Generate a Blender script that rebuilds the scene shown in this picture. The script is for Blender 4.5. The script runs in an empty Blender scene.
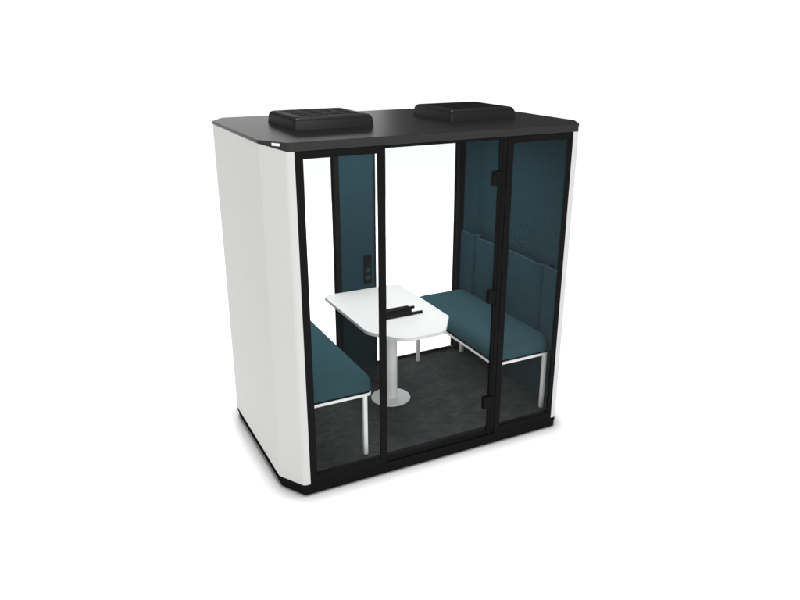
import bpy, bmesh, math, random
from mathutils import Vector, Matrix

random.seed(4)
scene = bpy.context.scene
COL = scene.collection

# ------------------------------------------------------------------ materials
def material(name, rgb, rough=0.5, spec=0.3, var=0.06, scale=8.0, bump=0.0, bscale=200.0,
             sheen=0.0, coat=0.0):
    m = bpy.data.materials.new(name)
    m.use_nodes = True
    nt = m.node_tree
    b = nt.nodes["Principled BSDF"]
    b.inputs["Roughness"].default_value = rough
    b.inputs["Specular IOR Level"].default_value = spec
    if sheen:
        b.inputs["Sheen Weight"].default_value = sheen
        b.inputs["Sheen Roughness"].default_value = 0.6
    tc = nt.nodes.new("ShaderNodeTexCoord")
    nz = nt.nodes.new("ShaderNodeTexNoise")
    nz.inputs["Scale"].default_value = scale
    nz.inputs["Detail"].default_value = 5
    nt.links.new(tc.outputs["Object"], nz.inputs["Vector"])
    rp = nt.nodes.new("ShaderNodeValToRGB")
    rp.color_ramp.elements[0].position = 0.3
    rp.color_ramp.elements[1].position = 0.7
    rp.color_ramp.elements[0].color = (*[c * (1 - var) for c in rgb], 1)
    rp.color_ramp.elements[1].color = (*[min(1, c * (1 + var)) for c in rgb], 1)
    nt.links.new(nz.outputs["Fac"], rp.inputs["Fac"])
    nt.links.new(rp.outputs["Color"], b.inputs["Base Color"])
    if bump:
        n2 = nt.nodes.new("ShaderNodeTexNoise")
        n2.inputs["Scale"].default_value = bscale
        n2.inputs["Detail"].default_value = 3
        nt.links.new(tc.outputs["Object"], n2.inputs["Vector"])
        bp = nt.nodes.new("ShaderNodeBump")
        bp.inputs["Strength"].default_value = bump
        bp.inputs["Distance"].default_value = 0.002
        nt.links.new(n2.outputs["Fac"], bp.inputs["Height"])
        nt.links.new(bp.outputs["Normal"], b.inputs["Normal"])
    return m


def carpet_material():
    m = material("carpet", (0.056, 0.057, 0.059), rough=0.95, spec=0.0, var=0.13, scale=7.0,
                 bump=0.6, bscale=420)
    nt = m.node_tree
    b = nt.nodes["Principled BSDF"]
    tc = next(n for n in nt.nodes if n.type == "TEX_COORD")
    ramp = next(n for n in nt.nodes if n.type == "VALTORGB")
    mp = nt.nodes.new("ShaderNodeMapping")
    mp.inputs["Scale"].default_value = (22, 75, 40)
    mp.inputs["Rotation"].default_value = (0, 0, 0.5)
    n = nt.nodes.new("ShaderNodeTexNoise")
    n.inputs["Scale"].default_value = 1.0
    n.inputs["Detail"].default_value = 6
    n.inputs["Roughness"].default_value = 0.75
    nt.links.new(tc.outputs["Object"], mp.inputs["Vector"])
    nt.links.new(mp.outputs["Vector"], n.inputs["Vector"])
    r2 = nt.nodes.new("ShaderNodeValToRGB")
    r2.color_ramp.elements[0].position = 0.3
    r2.color_ramp.elements[1].position = 0.7
    r2.color_ramp.elements[0].color = (0.5, 0.5, 0.5, 1)
    r2.color_ramp.elements[1].color = (1.55, 1.55, 1.56, 1)
    nt.links.new(n.outputs["Fac"], r2.inputs["Fac"])
    mx = nt.nodes.new("ShaderNodeMix")
    mx.data_type = "RGBA"
    mx.blend_type = "MULTIPLY"
    mx.inputs[0].default_value = 1.0
    nt.links.new(ramp.outputs["Color"], mx.inputs[6])
    nt.links.new(r2.outputs["Color"], mx.inputs[7])
    nt.links.new(mx.outputs[2], b.inputs["Base Color"])
    return m


def satin(name, rgb, gloss=0.012, rough=0.35, var=0.06, scale=8.0):
    """dark low-sheen coating: diffuse body under a weak even sheen"""
    m = material(name, rgb, var=var, scale=scale)
    nt = m.node_tree
    ramp = next(n for n in nt.nodes if n.type == "VALTORGB")
    out = next(n for n in nt.nodes if n.type == "OUTPUT_MATERIAL")
    nt.nodes.remove(nt.nodes["Principled BSDF"])
    df = nt.nodes.new("ShaderNodeBsdfDiffuse")
    gl = nt.nodes.new("ShaderNodeBsdfGlossy")
    gl.inputs["Roughness"].default_value = rough
    mx = nt.nodes.new("ShaderNodeMixShader")
    mx.inputs["Fac"].default_value = gloss
    nt.links.new(ramp.outputs["Color"], df.inputs["Color"])
    nt.links.new(df.outputs[0], mx.inputs[1])
    nt.links.new(gl.outputs[0], mx.inputs[2])
    nt.links.new(mx.outputs[0], out.inputs["Surface"])
    return m


def glass_material():
    m = bpy.data.materials.new("clear_glass")
    m.use_nodes = True
    nt = m.node_tree
    nt.nodes.clear()
    out = nt.nodes.new("ShaderNodeOutputMaterial")
    tr = nt.nodes.new("ShaderNodeBsdfTransparent")
    tr.inputs["Color"].default_value = (0.985, 0.992, 0.99, 1)
    gl = nt.nodes.new("ShaderNodeBsdfGlossy")
    gl.inputs["Roughness"].default_value = 0.02
    mx = nt.nodes.new("ShaderNodeMixShader")
    fr = nt.nodes.new("ShaderNodeFresnel")
    fr.inputs["IOR"].default_value = 1.12
    nt.links.new(fr.outputs["Fac"], mx.inputs["Fac"])
    nt.links.new(tr.outputs[0], mx.inputs[1])
    nt.links.new(gl.outputs[0], mx.inputs[2])
    nt.links.new(mx.outputs[0], out.inputs["Surface"])
    return m


M_WHITE = material("white_lacquer", (0.66, 0.66, 0.65), rough=0.55, spec=0.0, var=0.008, scale=1.2,
                   bump=0.05, bscale=500)
M_TABLE = material("white_laminate", (0.735, 0.73, 0.725), rough=0.45, spec=0.0, var=0.006, scale=3)
M_STEEL = material("white_powder_coat", (0.90, 0.895, 0.88), rough=0.5, spec=0.0, var=0.01, scale=6)
M_BLACK = satin("black_powder_coat", (0.0065, 0.0065, 0.0065), 0.006, 0.45, 0.08, 12)
M_ROOF = satin("black_roof_laminate", (0.009, 0.009, 0.009), 0.041, 0.36, 0.06, 5)
M_PLASTIC = satin("black_plastic", (0.0055, 0.0055, 0.0055), 0.007, 0.4, 0.06, 20)
M_VENT = satin("vent_plastic", (0.0080, 0.0080, 0.0080), 0.030, 0.44, 0.06, 15)
M_MESH = satin("vent_mesh", (0.010, 0.010, 0.010), 0.006, 0.6, 0.4, 160)
M_FELT = material("teal_felt", (0.0182, 0.0400, 0.0495), rough=0.9, spec=0.0, var=0.05, scale=30, bump=0.12, bscale=500)
M_FABRIC = material("teal_upholstery", (0.034, 0.077, 0.092), rough=0.88, spec=0.0, var=0.04, scale=40,
                    bump=0.3, bscale=600)
M_PAD = material("teal_backrest_felt", (0.0200, 0.0450, 0.0560), rough=0.9, spec=0.0, var=0.04, scale=30, bump=0.12, bscale=500)
M_PIPING = material("teal_piping", (0.038, 0.080, 0.092), rough=0.9, spec=0.0, var=0.04, scale=60)
M_SOCKET = material("socket_blue_grey", (0.013, 0.032, 0.040), rough=0.5, spec=0.2)
M_BADGE = material("badge_white", (0.9, 0.9, 0.9), rough=0.4, spec=0.3, var=0.0)
M_CARPET = carpet_material()
M_GLASS = glass_material()
M_GROUND = material("white_studio_floor", (0.93, 0.93, 0.93), rough=0.8, spec=0.0, var=0.003, scale=0.5)

# ------------------------------------------------------------------ helpers
def link(name, bm, mat, parent=None, smooth=True, bevel=0.0, seg=2, angle=35):
    bmesh.ops.recalc_face_normals(bm, faces=bm.faces)
    me = bpy.data.meshes.new(name)
    bm.to_mesh(me)
    bm.free()
    me.materials.append(mat)
    o = bpy.data.objects.new(name, me)
    COL.objects.link(o)
    if parent is not None:
        o.parent = parent
    if bevel:
        md = o.modifiers.new("edge", "BEVEL")
        md.width = bevel
        md.segments = seg
        md.limit_method = "ANGLE"
        md.angle_limit = math.radians(30)
        md.use_clamp_overlap = True
    if smooth:
        me.shade_smooth()
        me.set_sharp_from_angle(angle=math.radians(angle))
    return o


def empty(name, loc=(0, 0, 0)):
    o = bpy.data.objects.new(name, None)
    o.location = loc
    o.empty_display_size = 0.1
    COL.objects.link(o)
    return o


def tag(o, label=None, cat=None, group=None, kind=None):
    for k, v in (("label", label), ("category", cat), ("group", group), ("kind", kind)):
        if v:
            o[k] = v


def add_box(bm, x0, x1, y0, y1, z0, z1):
    vs = [bm.verts.new((x, y, z)) for z in (z0, z1) for y in (y0, y1) for x in (x0, x1)]
    for f in ((0, 1, 3, 2), (4, 6, 7, 5), (0, 4, 5, 1), (1, 5, 7, 3), (3, 7, 6, 2), (2, 6, 4, 0)):
        bm.faces.new([vs[i] for i in f])


def add_prism(bm, poly, z0, z1, poly_top=None):
    top = poly_top or poly
    a = [bm.verts.new((p[0], p[1], z0)) for p in poly]
    b = [bm.verts.new((p[0], p[1], z1)) for p in top]
    n = len(poly)
    for i in range(n):
        bm.faces.new((a[i], a[(i + 1) % n], b[(i + 1) % n], b[i]))
    bm.faces.new(b)
    bm.faces.new(a[::-1])


def add_cyl(bm, c, axis, r, length, n=40):
    """cylinder starting at c along axis"""
    ax = Vector(axis).normalized()
    u = ax.orthogonal().normalized()
    v = ax.cross(u)
    c = Vector(c)
    ra = [bm.verts.new(c + r * (math.cos(t) * u + math.sin(t) * v)) for t in [2 * math.pi * i / n for i in range(n)]]
    rb = [bm.verts.new(w.co + ax * length) for w in ra]
    for i in range(n):
        bm.faces.new((ra[i], ra[(i + 1) % n], rb[(i + 1) % n], rb[i]))
    bm.faces.new(rb)
    bm.faces.new(ra[::-1])


def fillet(poly, radii, n=6, closed=True):
    """round the corners of a plan polygon"""
    out = []
    N = len(poly)
    for i in range(N):
        r = radii[i] if isinstance(radii, (list, tuple)) else radii
        p = Vector(poly[i][:2])
        if r <= 0 or (not closed and i in (0, N - 1)):
            out.append(tuple(p))
            continue
        a = Vector(poly[i - 1][:2]) - p
        b = Vector(poly[(i + 1) % N][:2]) - p
        la, lb = a.length, b.length
        a.normalize(); b.normalize()
        ang = a.angle(b)
        t = min(r / math.tan(ang / 2), la * 0.48, lb * 0.48)
        rr = t * math.tan(ang / 2)
        c = p + (a + b).normalized() * (rr / math.sin(ang / 2))
        s = p + a * t - c
        e = p + b * t - c
        a0 = math.atan2(s.y, s.x)
        d = math.atan2(e.y, e.x) - a0
        while d > math.pi: d -= 2 * math.pi
        while d < -math.pi: d += 2 * math.pi
        for k in range(n + 1):
            w = a0 + d * k / n
            out.append((c.x + rr * math.cos(w), c.y + rr * math.sin(w)))
    return out


def offset_path(path, d):
    """offset an open plan path to its left by d"""
    out = []
    n = len(path)
    for i in range(n):
        p = Vector(path[i])
        dirs = []
        if i > 0: dirs.append((p - Vector(path[i - 1])).normalized())
        if i < n - 1: dirs.append((Vector(path[i + 1]) - p).normalized())
        t = sum(dirs, Vector((0, 0))).normalized()
        nrm = Vector((-t.y, t.x))
        k = max(0.5, dirs[0].dot(t))
        out.append(tuple(p + nrm * d / k))
    return out


def add_wall(bm, path, thick, z0, ztop):
    """sheet of given thickness standing on an open plan path; ztop(i,p) gives its height"""
    inner = offset_path(path, thick)
    n = len(path)
    o0 = [bm.verts.new((*p, z0)) for p in path]
    o1 = [bm.verts.new((*path[i], ztop(path[i]))) for i in range(n)]
    i0 = [bm.verts.new((*p, z0)) for p in inner]
    i1 = [bm.verts.new((*inner[i], ztop(path[i]))) for i in range(n)]
    for i in range(n - 1):
        bm.faces.new((o0[i], o0[i + 1], o1[i + 1], o1[i]))
        bm.faces.new((i0[i + 1], i0[i], i1[i], i1[i + 1]))
        bm.faces.new((o1[i], o1[i + 1], i1[i + 1], i1[i]))
        bm.faces.new((o0[i + 1], o0[i], i0[i], i0[i + 1]))
    bm.faces.new((o0[0], o1[0], i1[0], i0[0]))
    bm.faces.new((o0[-1], i0[-1], i1[-1], o1[-1]))


def add_tube(bm, pts, r, n=8):
    """round cord along a list of points"""
    P = [Vector(p) for p in pts]
    rings = []
    for i, p in enumerate(P):
        t = (P[min(i + 1, len(P) - 1)] - P[max(i - 1, 0)]).normalized()
        u = t.cross(Vector((0, 0, 1))).normalized()
        v = Vector((0, 0, 1))
        rings.append([bm.verts.new(p + r * (math.cos(a) * u + math.sin(a) * v)) for a in [2 * math.pi * k / n for k in range(n)]])
    for a, b in zip(rings, rings[1:]):
        for k in range(n):
            bm.faces.new((a[k], a[(k + 1) % n], b[(k + 1) % n], b[k]))
    bm.faces.new(rings[0][::-1]); bm.faces.new(rings[-1])


def add_mitred_frame(bm, x0, x1, z0, z1, y0, y1, wl, wr, wt, wb, gap=0.0006):
    """four bars with mitred corners, standing in the xz plane"""
    def bar(pts):
        a = [bm.verts.new((x, y0, z)) for x, z in pts]
        b = [bm.verts.new((x, y1, z)) for x, z in pts]
        for i in range(4):
            bm.faces.new((a[i], a[(i + 1) % 4], b[(i + 1) % 4], b[i]))
        bm.faces.new(a[::-1]); bm.faces.new(b)
    g = gap
    bar([(x0, z0 + g), (x0 + wl, z0 + wb + g), (x0 + wl, z1 - wt - g), (x0, z1 - g)])
    bar([(x1, z0 + g), (x1, z1 - g), (x1 - wr, z1 - wt - g), (x1 - wr, z0 + wb + g)])
    bar([(x0 + g, z1), (x0 + wl + g, z1 - wt), (x1 - wr - g, z1 - wt), (x1 - g, z1)])
    bar([(x0 + g, z0), (x1 - g, z0), (x1 - wr - g, z0 + wb), (x0 + wl + g, z0 + wb)])


# ------------------------------------------------------------------ dimensions (metres)
W, D, H = 2.2137, 1.4238, 2.25
HW, HD = W / 2, D / 2
CX, CY = 0.109, 0.1813
ZB = 0.086            # underside of the white shell
ZR = 2.200            # underside of the roof rim on the front
ZS = 2.231            # top of the white shell on the sides
FLOOR = 0.115
XF = 0.9565           # outer edge of the glazed front


def footprint(inset=0.0, inset_y=None, r=0.03):
    iy = inset if inset_y is None else inset_y
    w, d = HW - inset, HD - iy
    c = inset * 0.45
    p = [(-w, -d + CY - c), (-w + CX - c, -d), (w - CX + c, -d), (w, -d + CY - c),
         (w, d - CY + c), (w - CX + c, d), (-w + CX - c, d), (-w, d - CY + c)]
    return fillet(p, r, 5)


# ------------------------------------------------------------------ setting
bm = bmesh.new()
add_prism(bm, [(-10, -10), (10, -10), (10, 10), (-10, 10)], -0.05, 0.0)
ground = link("ground", bm, M_GROUND, smooth=False)
tag(ground, kind="structure")

# ------------------------------------------------------------------ the booth
booth = empty("meeting_booth")
tag(booth, "white sided meeting booth with black frame, glass front and two roof vents", "meeting booth")

# roof slab with its deep front rim
bm = bmesh.new()
add_prism(bm, footprint(0.0, 0.0012, r=0.02), ZS, H)
add_prism(bm, footprint(0.004, 0.0, r=0.028), ZR, H - 0.0012)
link("roof", bm, M_ROOF, booth, bevel=0.001)

# ceiling over the room
bm = bmesh.new()
add_prism(bm, footprint(0.05, 0.05, r=0.02), 2.178, 2.198)
link("ceiling_panel", bm, M_FELT, booth)

# plinth: dark band under the shell and a smaller foot below it
bm = bmesh.new()
add_prism(bm, footprint(0.002, 0.002, r=0.028), 0.056, ZB)
add_prism(bm, footprint(0.012, 0.003, r=0.028), 0.012, 0.0565)
add_prism(bm, footprint(0.09, 0.09, r=0.028), 0.0, 0.012)
add_box(bm, -0.96, 0.96, -HD + 0.014, -HD + 0.075, ZB, FLOOR + 0.002)
link("plinth", bm, M_BLACK, booth, bevel=0.0008)

# carpeted floor
bm = bmesh.new()
add_prism(bm, footprint(0.045, 0.021, r=0.02), ZB, FLOOR)
link("carpet", bm, M_CARPET, booth)


# white outer shells wrapping round both chamfered corners
def shell_top(p):
    t = (HW - abs(p[0])) / CX          # 0 on the side, 1 at the front corner
    t = min(1.0, max(0.0, t))
    return ZS + (ZR + 0.001 - ZS) * t


for s in (-1, 1):
    path = [(-XF, HD), (-HW + CX, HD), (-HW, HD - CY), (-HW, -HD + CY), (-HW + CX, -HD), (-XF, -HD)]
    path = fillet(path, [0, 0.04, 0.05, 0.05, 0.04, 0], 8, closed=False)
    # keep long straight runs
    if s == 1:
        path = [(-x, y) for x, y in path][::-1]
    bm = bmesh.new()
    add_wall(bm, path, 0.03, ZB + 0.001, shell_top)
    sh = link("side_panel", bm, M_WHITE, booth, bevel=0.0015, angle=25)
    if s == -1:
        # little white badge on the black wedge above the chamfer
        a = Vector((-HW, -HD + CY)); b = Vector((-HW + CX, -HD))
        t = (b - a).normalized(); nrm = Vector((t.y, -t.x))
        if nrm.dot(Vector((-1, -1))) < 0: nrm = -nrm
        bm = bmesh.new()
        c0 = a + (b - a) * 0.50 + nrm * -0.004
        c1 = a + (b - a) * 0.765 + nrm * -0.004
        pts = [c0, c1, c1 + nrm * 0.007, c0 + nrm * 0.007]
        add_prism(bm, [tuple(p) for p in pts], 2.2275, 2.2425)
        link("badge", bm, M_BADGE, sh, bevel=0.001)

# felt lining on both inner side walls, running into the chamfers
XW = 1.058
for s in (-1, 1):
    path = [(0.968, HD - 0.022), (XW, 0.545), (XW, -0.545), (0.968, -HD + 0.022)]
    path = fillet(path, [0, 0.03, 0.03, 0], 6, closed=False)
    if s == -1:
        path = [(-x, y) for x, y in path][::-1]
    bm = bmesh.new()
    add_wall(bm, path, 0.012, FLOOR - 0.01, lambda p: 2.177)
    link("wall_lining", bm, M_FELT, booth, angle=50)

    # backrest pad: a softly bowed middle with a rolled wing at each end
    pts = [(1.054, 0.470), (1.024, 0.462), (0.998, 0.440), (0.985, 0.40), (0.984, 0.34), (0.993, 0.19), (1.000, 0.0),
           (0.993, -0.19), (0.984, -0.34), (0.985, -0.40), (0.998, -0.440), (1.024, -0.462), (1.054, -0.470)]
    fine = []
    for i in range(len(pts) - 1):
        p0 = Vector(pts[max(0, i - 1)]); p1 = Vector(pts[i]); p2 = Vector(pts[i + 1]); p3 = Vector(pts[min(len(pts) - 1, i + 2)])
        for k in range(6):
            t = k / 6
            fine.append(tuple(0.5 * ((2 * p1) + (-p0 + p2) * t + (2 * p0 - 5 * p1 + 4 * p2 - p3) * t * t + (-p0 + 3 * p1 - 3 * p2 + p3) * t ** 3)))
    fine.append(pts[-1])
    if s == -1:
        fine = [(-x, y) for x, y in fine][::-1]
    bm = bmesh.new()
    add_wall(bm, fine, -0.018, 0.60, lambda p: 1.208)
    pad = link("backrest", bm, M_PAD, booth, bevel=0.003, angle=60)
    bm = bmesh.new()
    add_tube(bm, [(x - s * 0.002, y, 1.210) for x, y in fine], 0.0062)
    link("piping", bm, M_PIPING, pad)
    for e in (-1, 1):
        pts = [(1.054, 0.474), (1.022, 0.476), (0.996, 0.484), (0.984, 0.508), (0.989, 0.54), (0.989, 0.58), (0.984, 0.62), (0.976, 0.655)]
        wf = []
        for i in range(len(pts) - 1):
            p0 = Vector(pts[max(0, i - 1)]); p1 = Vector(pts[i]); p2 = Vector(pts[i + 1]); p3 = Vector(pts[min(len(pts) - 1, i + 2)])
            for k in range(5):
                t = k / 5
                wf.append(tuple(0.5 * ((2 * p1) + (-p0 + p2) * t + (2 * p0 - 5 * p1 + 4 * p2 - p3) * t * t + (-p0 + 3 * p1 - 3 * p2 + p3) * t ** 3)))
        wf.append(pts[-1])
        wf = [(x * s, y * e) for x, y in wf]
        bm = bmesh.new()
        add_wall(bm, wf, 0.018 * (-1 if s * e > 0 else 1) * -1, 0.60, lambda p: 1.212)
        link("backrest_wing", bm, M_PAD, pad, bevel=0.003, angle=60)
        bm = bmesh.new()
        add_tube(bm, [(x - s * 0.002, y, 1.214) for x, y in wf], 0.0062)
        link("piping", bm, M_PIPING, pad)


def window(x0, x1, yf, wl, wr, wt=0.042, wb=0.048, depth=0.014):
    """glazed bay with a mitred black frame; yf is its room-facing or outer front plane"""
    bm = bmesh.new()
    add_mitred_frame(bm, x0, x1, ZB + 0.001, ZR - 0.0025, yf, yf + depth, wl, wr, wt, wb)
    # corner post behind the outer bar, closing the gap to the lining
    sx = -1 if x0 + x1 < 0 else 1
    a, b = sorted((sx * (0.958 if yf < 0 else 0.926), sx * 0.986))
    if yf < 0:
        add_box(bm, a, b, yf + depth + 0.0005, yf + 0.05, FLOOR + 0.001, ZR - 0.025)
    else:
        add_box(bm, a, b, yf - 0.036, yf - 0.0005, FLOOR + 0.001, ZR - 0.025)
    f = link("window", bm, M_BLACK, booth, bevel=0.0009)
    bm = bmesh.new()
    add_box(bm, x0 + wl - 0.01, x1 - wr + 0.01, yf + 0.004, yf + 0.011,
            ZB + wb - 0.01, ZR - wt + 0.008)
    link("pane", bm, M_GLASS, f, smooth=False)
    return f


# front: two fixed bays
window(-XF + 0.001, -0.4085, -HD + 0.003, 0.048, 0.048)
window(0.444, 0.975, -HD + 0.003, 0.046, 0.052)
# back: two fixed bays beside the felt panel
window(-XF + 0.001, -0.1915, HD - 0.018, 0.06, 0.006)
window(0.158, XF + 0.016, HD - 0.018, 0.006, 0.058)

# felt panel in the middle of the back, in a black frame
bm = bmesh.new()
add_box(bm, -0.189, 0.156, 0.653, HD - 0.001, ZB + 0.001, ZR - 0.003)
rear = link("rear_panel", bm, M_BLACK, booth, bevel=0.004)
bm = bmesh.new()
add_box(bm, -0.154, 0.136, 0.646, 0.66, FLOOR + 0.004, 2.175)
link("felt_board", bm, M_FELT, rear, bevel=0.003)

# power outlet strip on the felt
bm = bmesh.new()
add_box(bm, 0.040, 0.106, 0.634, 0.648, 0.882, 1.118)
outlet = link("power_outlet", bm, M_PLASTIC, booth, bevel=0.003)
for z in (0.998, 0.936):
    bm = bmesh.new()
    add_cyl(bm, (0.073, 0.636, z), (0, -1, 0), 0.019, 0.0035, 28)
    link("socket", bm, M_SOCKET, outlet, bevel=0.001)
    bm = bmesh.new()
    for dx in (-0.008, 0.008):
        add_cyl(bm, (0.073 + dx, 0.6326, z), (0, -1, 0), 0.003, 0.0012, 10)
    link("socket_hole", bm, M_PLASTIC, outlet)
bm = bmesh.new()
for dx in (-0.012, 0.012):
    for dz in (0.0, 0.018):
        add_box(bm, 0.073 + dx - 0.007, 0.073 + dx + 0.007, 0.6325, 0.6345, 1.045 + dz, 1.053 + dz)
link("charging_port", bm, M_MESH, outlet)

# door: a frameless glass leaf on three black hinges, closing on a narrow stile
bm = bmesh.new()
add_box(bm, 0.391, 0.4425, -HD + 0.006, -HD + 0.028, FLOOR + 0.003, ZR - 0.018)
add_box(bm, -0.408, 0.4425, -HD + 0.005, -HD + 0.028, ZR - 0.0175, ZR - 0.002)
add_box(bm, 0.4095, 0.4155, -HD + 0.002, -HD + 0.008, FLOOR + 0.003, ZR - 0.019)
door = link("door", bm, M_BLACK, booth, bevel=0.0015)
bm = bmesh.new()
add_box(bm, -0.404, 0.396, -HD + 0.016, -HD + 0.026, FLOOR - 0.006, ZR - 0.016)
link("pane", bm, M_GLASS, door, smooth=False)
for z in (1.942, 1.148, 0.350):
    bm = bmesh.new()
    add_box(bm, 0.346, 0.405, -HD - 0.004, -HD + 0.032, z - 0.047, z + 0.047)
    h = link("hinge", bm, M_PLASTIC, door, bevel=0.006, seg=3)
    bm = bmesh.new()
    add_box(bm, 0.4065, 0.430, -HD - 0.0025, -HD + 0.03, z - 0.045, z + 0.045)
    link("hinge_leaf", bm, M_PLASTIC, door, bevel=0.003)

# roof vents
def rrect(cx, cy, hx, hy, r, n=6):
    return fillet([(cx - hx, cy - hy), (cx + hx, cy - hy), (cx + hx, cy + hy), (cx - hx, cy + hy)], r, n)


for cx in (-0.527, 0.562):
    cy = 0.027
    bm = bmesh.new()
    rings = []
    prof = [(0.268, 0.0, 0.016), (0.2655, 0.026, 0.017), (0.262, 0.052, 0.018), (0.2585, 0.062, 0.020), (0.2525, 0.0695, 0.021),
            (0.2445, 0.0745, 0.021), (0.235, 0.076, 0.018), (0.205, 0.076, 0.012), (0.202, 0.070, 0.010)]
    for h, z, r in prof:
        rings.append([bm.verts.new((x, y, H + 0.0005 + z)) for x, y in rrect(cx, cy, h, h, r)])
    n = len(rings[0])
    for a, b in zip(rings, rings[1:]):
        for i in range(n):
            bm.faces.new((a[i], a[(i + 1) % n], b[(i + 1) % n], b[i]))
    bm.faces.new(rings[-1]); bm.faces.new(rings[0][::-1])
    v = link("roof_vent", bm, M_VENT, booth, angle=50)
    bm = bmesh.new()
    # grille: 4 x 4 fields of fine louvres between ribs
    g = 0.201; step = 2 * g / 4
    for i in range(5):
        q = -g + i * step
        w = 0.005
        add_box(bm, cx + max(-g, q - w), cx + min(g, q + w), cy - g, cy + g, H + 0.0708, H + 0.0772)
    for j in range(5):
        q = -g + j * step
        w = 0.005
        for i in range(4):
            xa = -g + i * step + 0.0052; xb = -g + (i + 1) * step - 0.0052
            add_box(bm, cx + xa, cx + xb, cy + max(-g, q - w), cy + min(g, q + w), H + 0.0708, H + 0.0768)
            if j < 4:
                for k in range(1, 6):
                    yy = q + step * k / 6
                    add_box(bm, cx + xa, cx + xb, cy + yy - 0.0022, cy + yy + 0.0022, H + 0.0708, H + 0.0748)
    link("vent_grille", bm, M_VENT, v)

# ------------------------------------------------------------------ benches
def make_bench():
    root = empty("bench", (0.768, 0.0, FLOOR))
    z = lambda v: v - FLOOR
    xi, xo = 0.478 - 0.75, 0.984 - 0.75
    # cushion: rounded slab, its outer corners cut to clear the chamfers
    plan = lambda d: fillet([(xi + d, -0.60 + d), (xo - 0.035 - d, -0.60 + d), (xo - d, -0.565 + d),
                             (xo - d, 0.605 - d), (xo - 0.035 - d, 0.64 - d), (xi + d, 0.64 - d)],
                            [0.045, 0.03, 0.03, 0.03, 0.03, 0.045], 6)
    bm = bmesh.new()
    rings = []
    for d, zz in ((0.010, 0.589), (0.002, 0.594), (0.0, 0.608), (0.0, 0.635), (0.003, 0.660), (0.010, 0.680),
                  (0.020, 0.695), (0.036, 0.706), (0.058, 0.713), (0.09, 0.7175), (0.125, 0.7195), (0.16, 0.7205),
                  (0.19, 0.7210)):
        rings.append([bm.verts.new((x, y, z(zz))) for x, y in plan(d)])
    n = len(rings[0])
    for a, b in zip(rings, rings[1:]):
        for i in range(n):
            bm.faces.new((a[i], a[(i + 1) % n], b[(i + 1) % n], b[i]))
    bm.faces.new(rings[-1]); bm.faces.new(rings[0][::-1])
    link("cushion", bm, M_FABRIC, root, angle=70)
    bm = bmesh.new()
    add_prism(bm, plan(0.002), z(0.5795), z(0.5885))
    link("seat_board", bm, M_BLACK, root, bevel=0.002)
    # white tube frame, corners rounded
    bm = bmesh.new()
    fo = fillet([(xi + 0.002, -0.597), (xo - 0.035, -0.597), (xo, -0.565), (xo, 0.565), (xo - 0.035, 0.597), (xi + 0.002, 0.597)], 0.03, 5)
    fi = fillet([(xi + 0.027, -0.572), (xo - 0.045, -0.572), (xo - 0.025, -0.55), (xo - 0.025, 0.55), (xo - 0.045, 0.572), (xi + 0.027, 0.572)], 0.02, 5)
    k = len(fo)
    ao = [bm.verts.new((x, y, z(0.558))) for x, y in fo]; bo = [bm.verts.new((x, y, z(0.579))) for x, y in fo]
    ai = [bm.verts.new((x, y, z(0.558))) for x, y in fi]; bi = [bm.verts.new((x, y, z(0.579))) for x, y in fi]
    for i in range(k):
        j = (i + 1) % k
        bm.faces.new((ao[i], ao[j], bo[j], bo[i])); bm.faces.new((ai[j], ai[i], bi[i], bi[j]))
        bm.faces.new((bo[i], bo[j], bi[j], bi[i])); bm.faces.new((ao[j], ao[i], ai[i], ai[j]))
    link("seat_frame", bm, M_STEEL, root, bevel=0.002)
    for lx, ly in ((0.512, -0.582), (0.512, 0.582), (0.94, -0.59), (0.94, 0.576)):
        bm = bmesh.new()
        sgn = -1 if ly < 0 else 1
        ly = sgn * 0.582
        add_box(bm, lx - 0.75 - 0.014, lx - 0.75 + 0.014, ly - 0.014, ly + 0.014, 0.0, z(0.5585))
        link("leg", bm, M_STEEL, root, bevel=0.004, seg=3)
    return root


bench_r = make_bench()
tag(bench_r, "teal cushioned bench on white legs beside the door hinges, at the table's right", "bench",
    "benches facing each other across the table")
bench_l = bench_r.copy()
COL.objects.link(bench_l)
for ch in list(bench_r.children):
    c = ch.copy()
    COL.objects.link(c)
    c.parent = bench_l
bench_l.location = (-0.732, 0.0, FLOOR)
bench_l.scale = (-1, 1, 1)
for root, dx in ((bench_r, -0.018), (bench_l, 0.018)):
    for ch in root.children:
        if ch.name.startswith("leg") and ch.data.vertices[0].co.x < 0:
            ch.location.x = dx
bench_l["label"] = "teal cushioned bench at the table's left, partly hidden by the white side panel"

# ------------------------------------------------------------------ table
table = empty("pedestal_table", (0.0, 0.075, FLOOR))
tag(table, "white pedestal table with cut corners on a round base between two benches", "table")
TX, TZ = 0.018, 0.836


def tpoly(d=0.0):
    return fillet([(TX - 0.335 + d, -0.195 - 0.075), (TX - 0.165 + d * 0.6, -0.438 - 0.075 + d), (TX + 0.165 - d * 0.6, -0.438 - 0.075 + d),
                   (TX + 0.335 - d, -0.195 - 0.075), (TX + 0.337 - d, 0.644 - 0.075 - d), (TX - 0.343 + d, 0.644 - 0.075 - d)],
                  [0.085, 0.11, 0.11, 0.085, 0.075, 0.06], 10)


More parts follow.
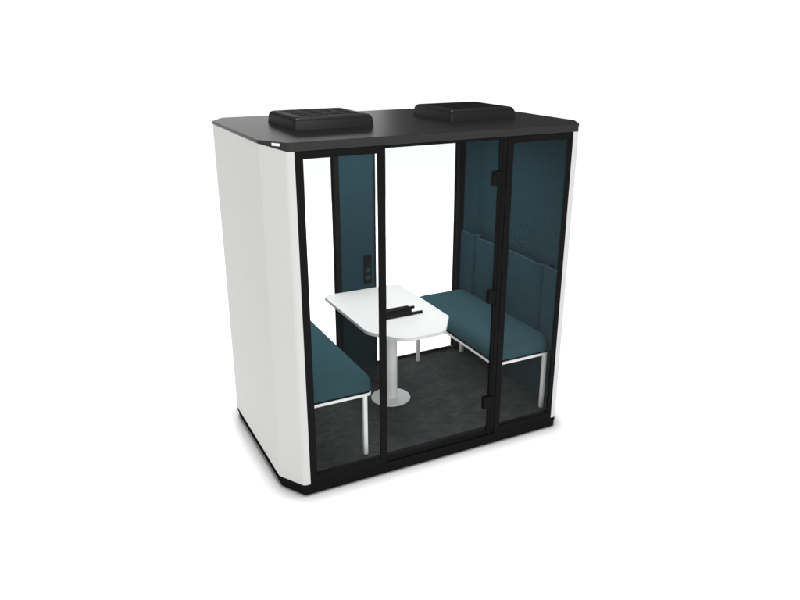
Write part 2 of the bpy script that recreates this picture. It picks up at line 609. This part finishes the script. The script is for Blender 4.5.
bm = bmesh.new()
add_prism(bm, tpoly(), TZ - 0.026 - FLOOR, TZ - FLOOR)
link("tabletop", bm, M_TABLE, table, bevel=0.0025, seg=3)
bm = bmesh.new()
add_cyl(bm, (0, 0, 0.013), (0, 0, 1), 0.051, TZ - 0.0265 - FLOOR - 0.013, 48)
link("column", bm, M_STEEL, table)
bm = bmesh.new()
rings = []
for r, zz in ((0.153, 0.0), (0.154, 0.004), (0.153, 0.008), (0.148, 0.011), (0.06, 0.0128)):
    rings.append([bm.verts.new((r * math.cos(2 * math.pi * i / 72), r * math.sin(2 * math.pi * i / 72), zz)) for i in range(72)])
for a, b in zip(rings, rings[1:]):
    for i in range(72):
        bm.faces.new((a[i], a[(i + 1) % 72], b[(i + 1) % 72], b[i]))
bm.faces.new(rings[-1]); bm.faces.new(rings[0][::-1])
link("round_base", bm, M_STEEL, table, angle=50)

# ------------------------------------------------------------------ power box lying on the table
pb = empty("power_box", (0.0, -0.03, TZ))
tag(pb, "black power box with two protruding rods lying on the white tabletop", "power box")
bm = bmesh.new()
add_box(bm, -0.10, 0.112, -0.030, 0.030, 0.0005, 0.058)
link("housing", bm, M_PLASTIC, pb, bevel=0.003)
bm = bmesh.new()
add_box(bm, -0.098, 0.106, -0.024, 0.026, 0.0585, 0.0625)
link("lid", bm, M_PLASTIC, pb, bevel=0.002)
for y, zz, x1 in ((-0.020, 0.0115, 0.205), (0.026, 0.040, 0.160)):
    bm = bmesh.new()
    add_cyl(bm, (0.09, y, zz), (1, 0, 0), 0.0105, x1 - 0.09, 20)
    link("rod", bm, M_PLASTIC, pb, bevel=0.002)

# ------------------------------------------------------------------ light
world = bpy.data.worlds.new("World")
scene.world = world
world.use_nodes = True
wt = world.node_tree
bg = wt.nodes["Background"]
# white studio: bright walls all round, dimmer overhead
tc = wt.nodes.new("ShaderNodeTexCoord")
sx = wt.nodes.new("ShaderNodeSeparateXYZ")
mr = wt.nodes.new("ShaderNodeMapRange")
mr.interpolation_type = "SMOOTHSTEP"
mr.inputs["From Min"].default_value = 0.10
mr.inputs["From Max"].default_value = 0.40
mr.inputs["To Min"].default_value = 1.05
mr.inputs["To Max"].default_value = 0.32
wt.links.new(tc.outputs["Generated"], sx.inputs[0])
wt.links.new(sx.outputs["Z"], mr.inputs["Value"])
bg.inputs["Color"].default_value = (1, 1, 1, 1)
wt.links.new(mr.outputs["Result"], bg.inputs["Strength"])


def area(name, loc, target, size, power, size_y=None):
    l = bpy.data.lights.new(name, "AREA")
    l.shape = "RECTANGLE"
    l.size = size
    l.size_y = size_y or size
    l.energy = power
    o = bpy.data.objects.new(name, l)
    o.location = loc
    d = Vector(target) - Vector(loc)
    o.rotation_euler = d.to_track_quat("-Z", "Y").to_euler()
    COL.objects.link(o)
    return o


area("studio_key_light", (-0.3, -6.6, 4.4), (0, 0, 0.6), 2.0, 125)
area("studio_back_light", (1.6, 7.5, 3.4), (0.3, 0, 2.2), 3.6, 410, 1.6)
area("studio_side_light", (-3.2, 8.0, 1.4), (-0.9, 0, 2.2), 2.4, 120, 2.0)
area("studio_overhead_light", (0, 0, 46), (0, 0, 0), 4.0, 17900)
# added fill light inside the booth to brighten the tabletop; no fitting there
area("interior_fill_light", (0.0, 0.03, 2.15), (0, 0.03, 0), 1.1, 19, 0.7)

# ------------------------------------------------------------------ camera
cam = bpy.data.cameras.new("camera")
co = bpy.data.objects.new("camera", cam)
COL.objects.link(co)
co.location = (-2.2296, -4.50363, 2.79121)
co.rotation_euler = (1.22064, 0, -0.467395)
cam.sensor_fit = "HORIZONTAL"
cam.sensor_width = 36
cam.lens = 36 * 724.26 / 800
cam.clip_start = 0.05
cam.clip_end = 400
scene.camera = co

scene.view_settings.view_transform = "Standard"
scene.view_settings.look = "None"
scene.view_settings.exposure = 0
scene.view_settings.gamma = 1
scene.render.film_transparent = False
scene.cycles.max_bounces = 16
scene.cycles.transparent_max_bounces = 24
scene.cycles.use_denoising = True
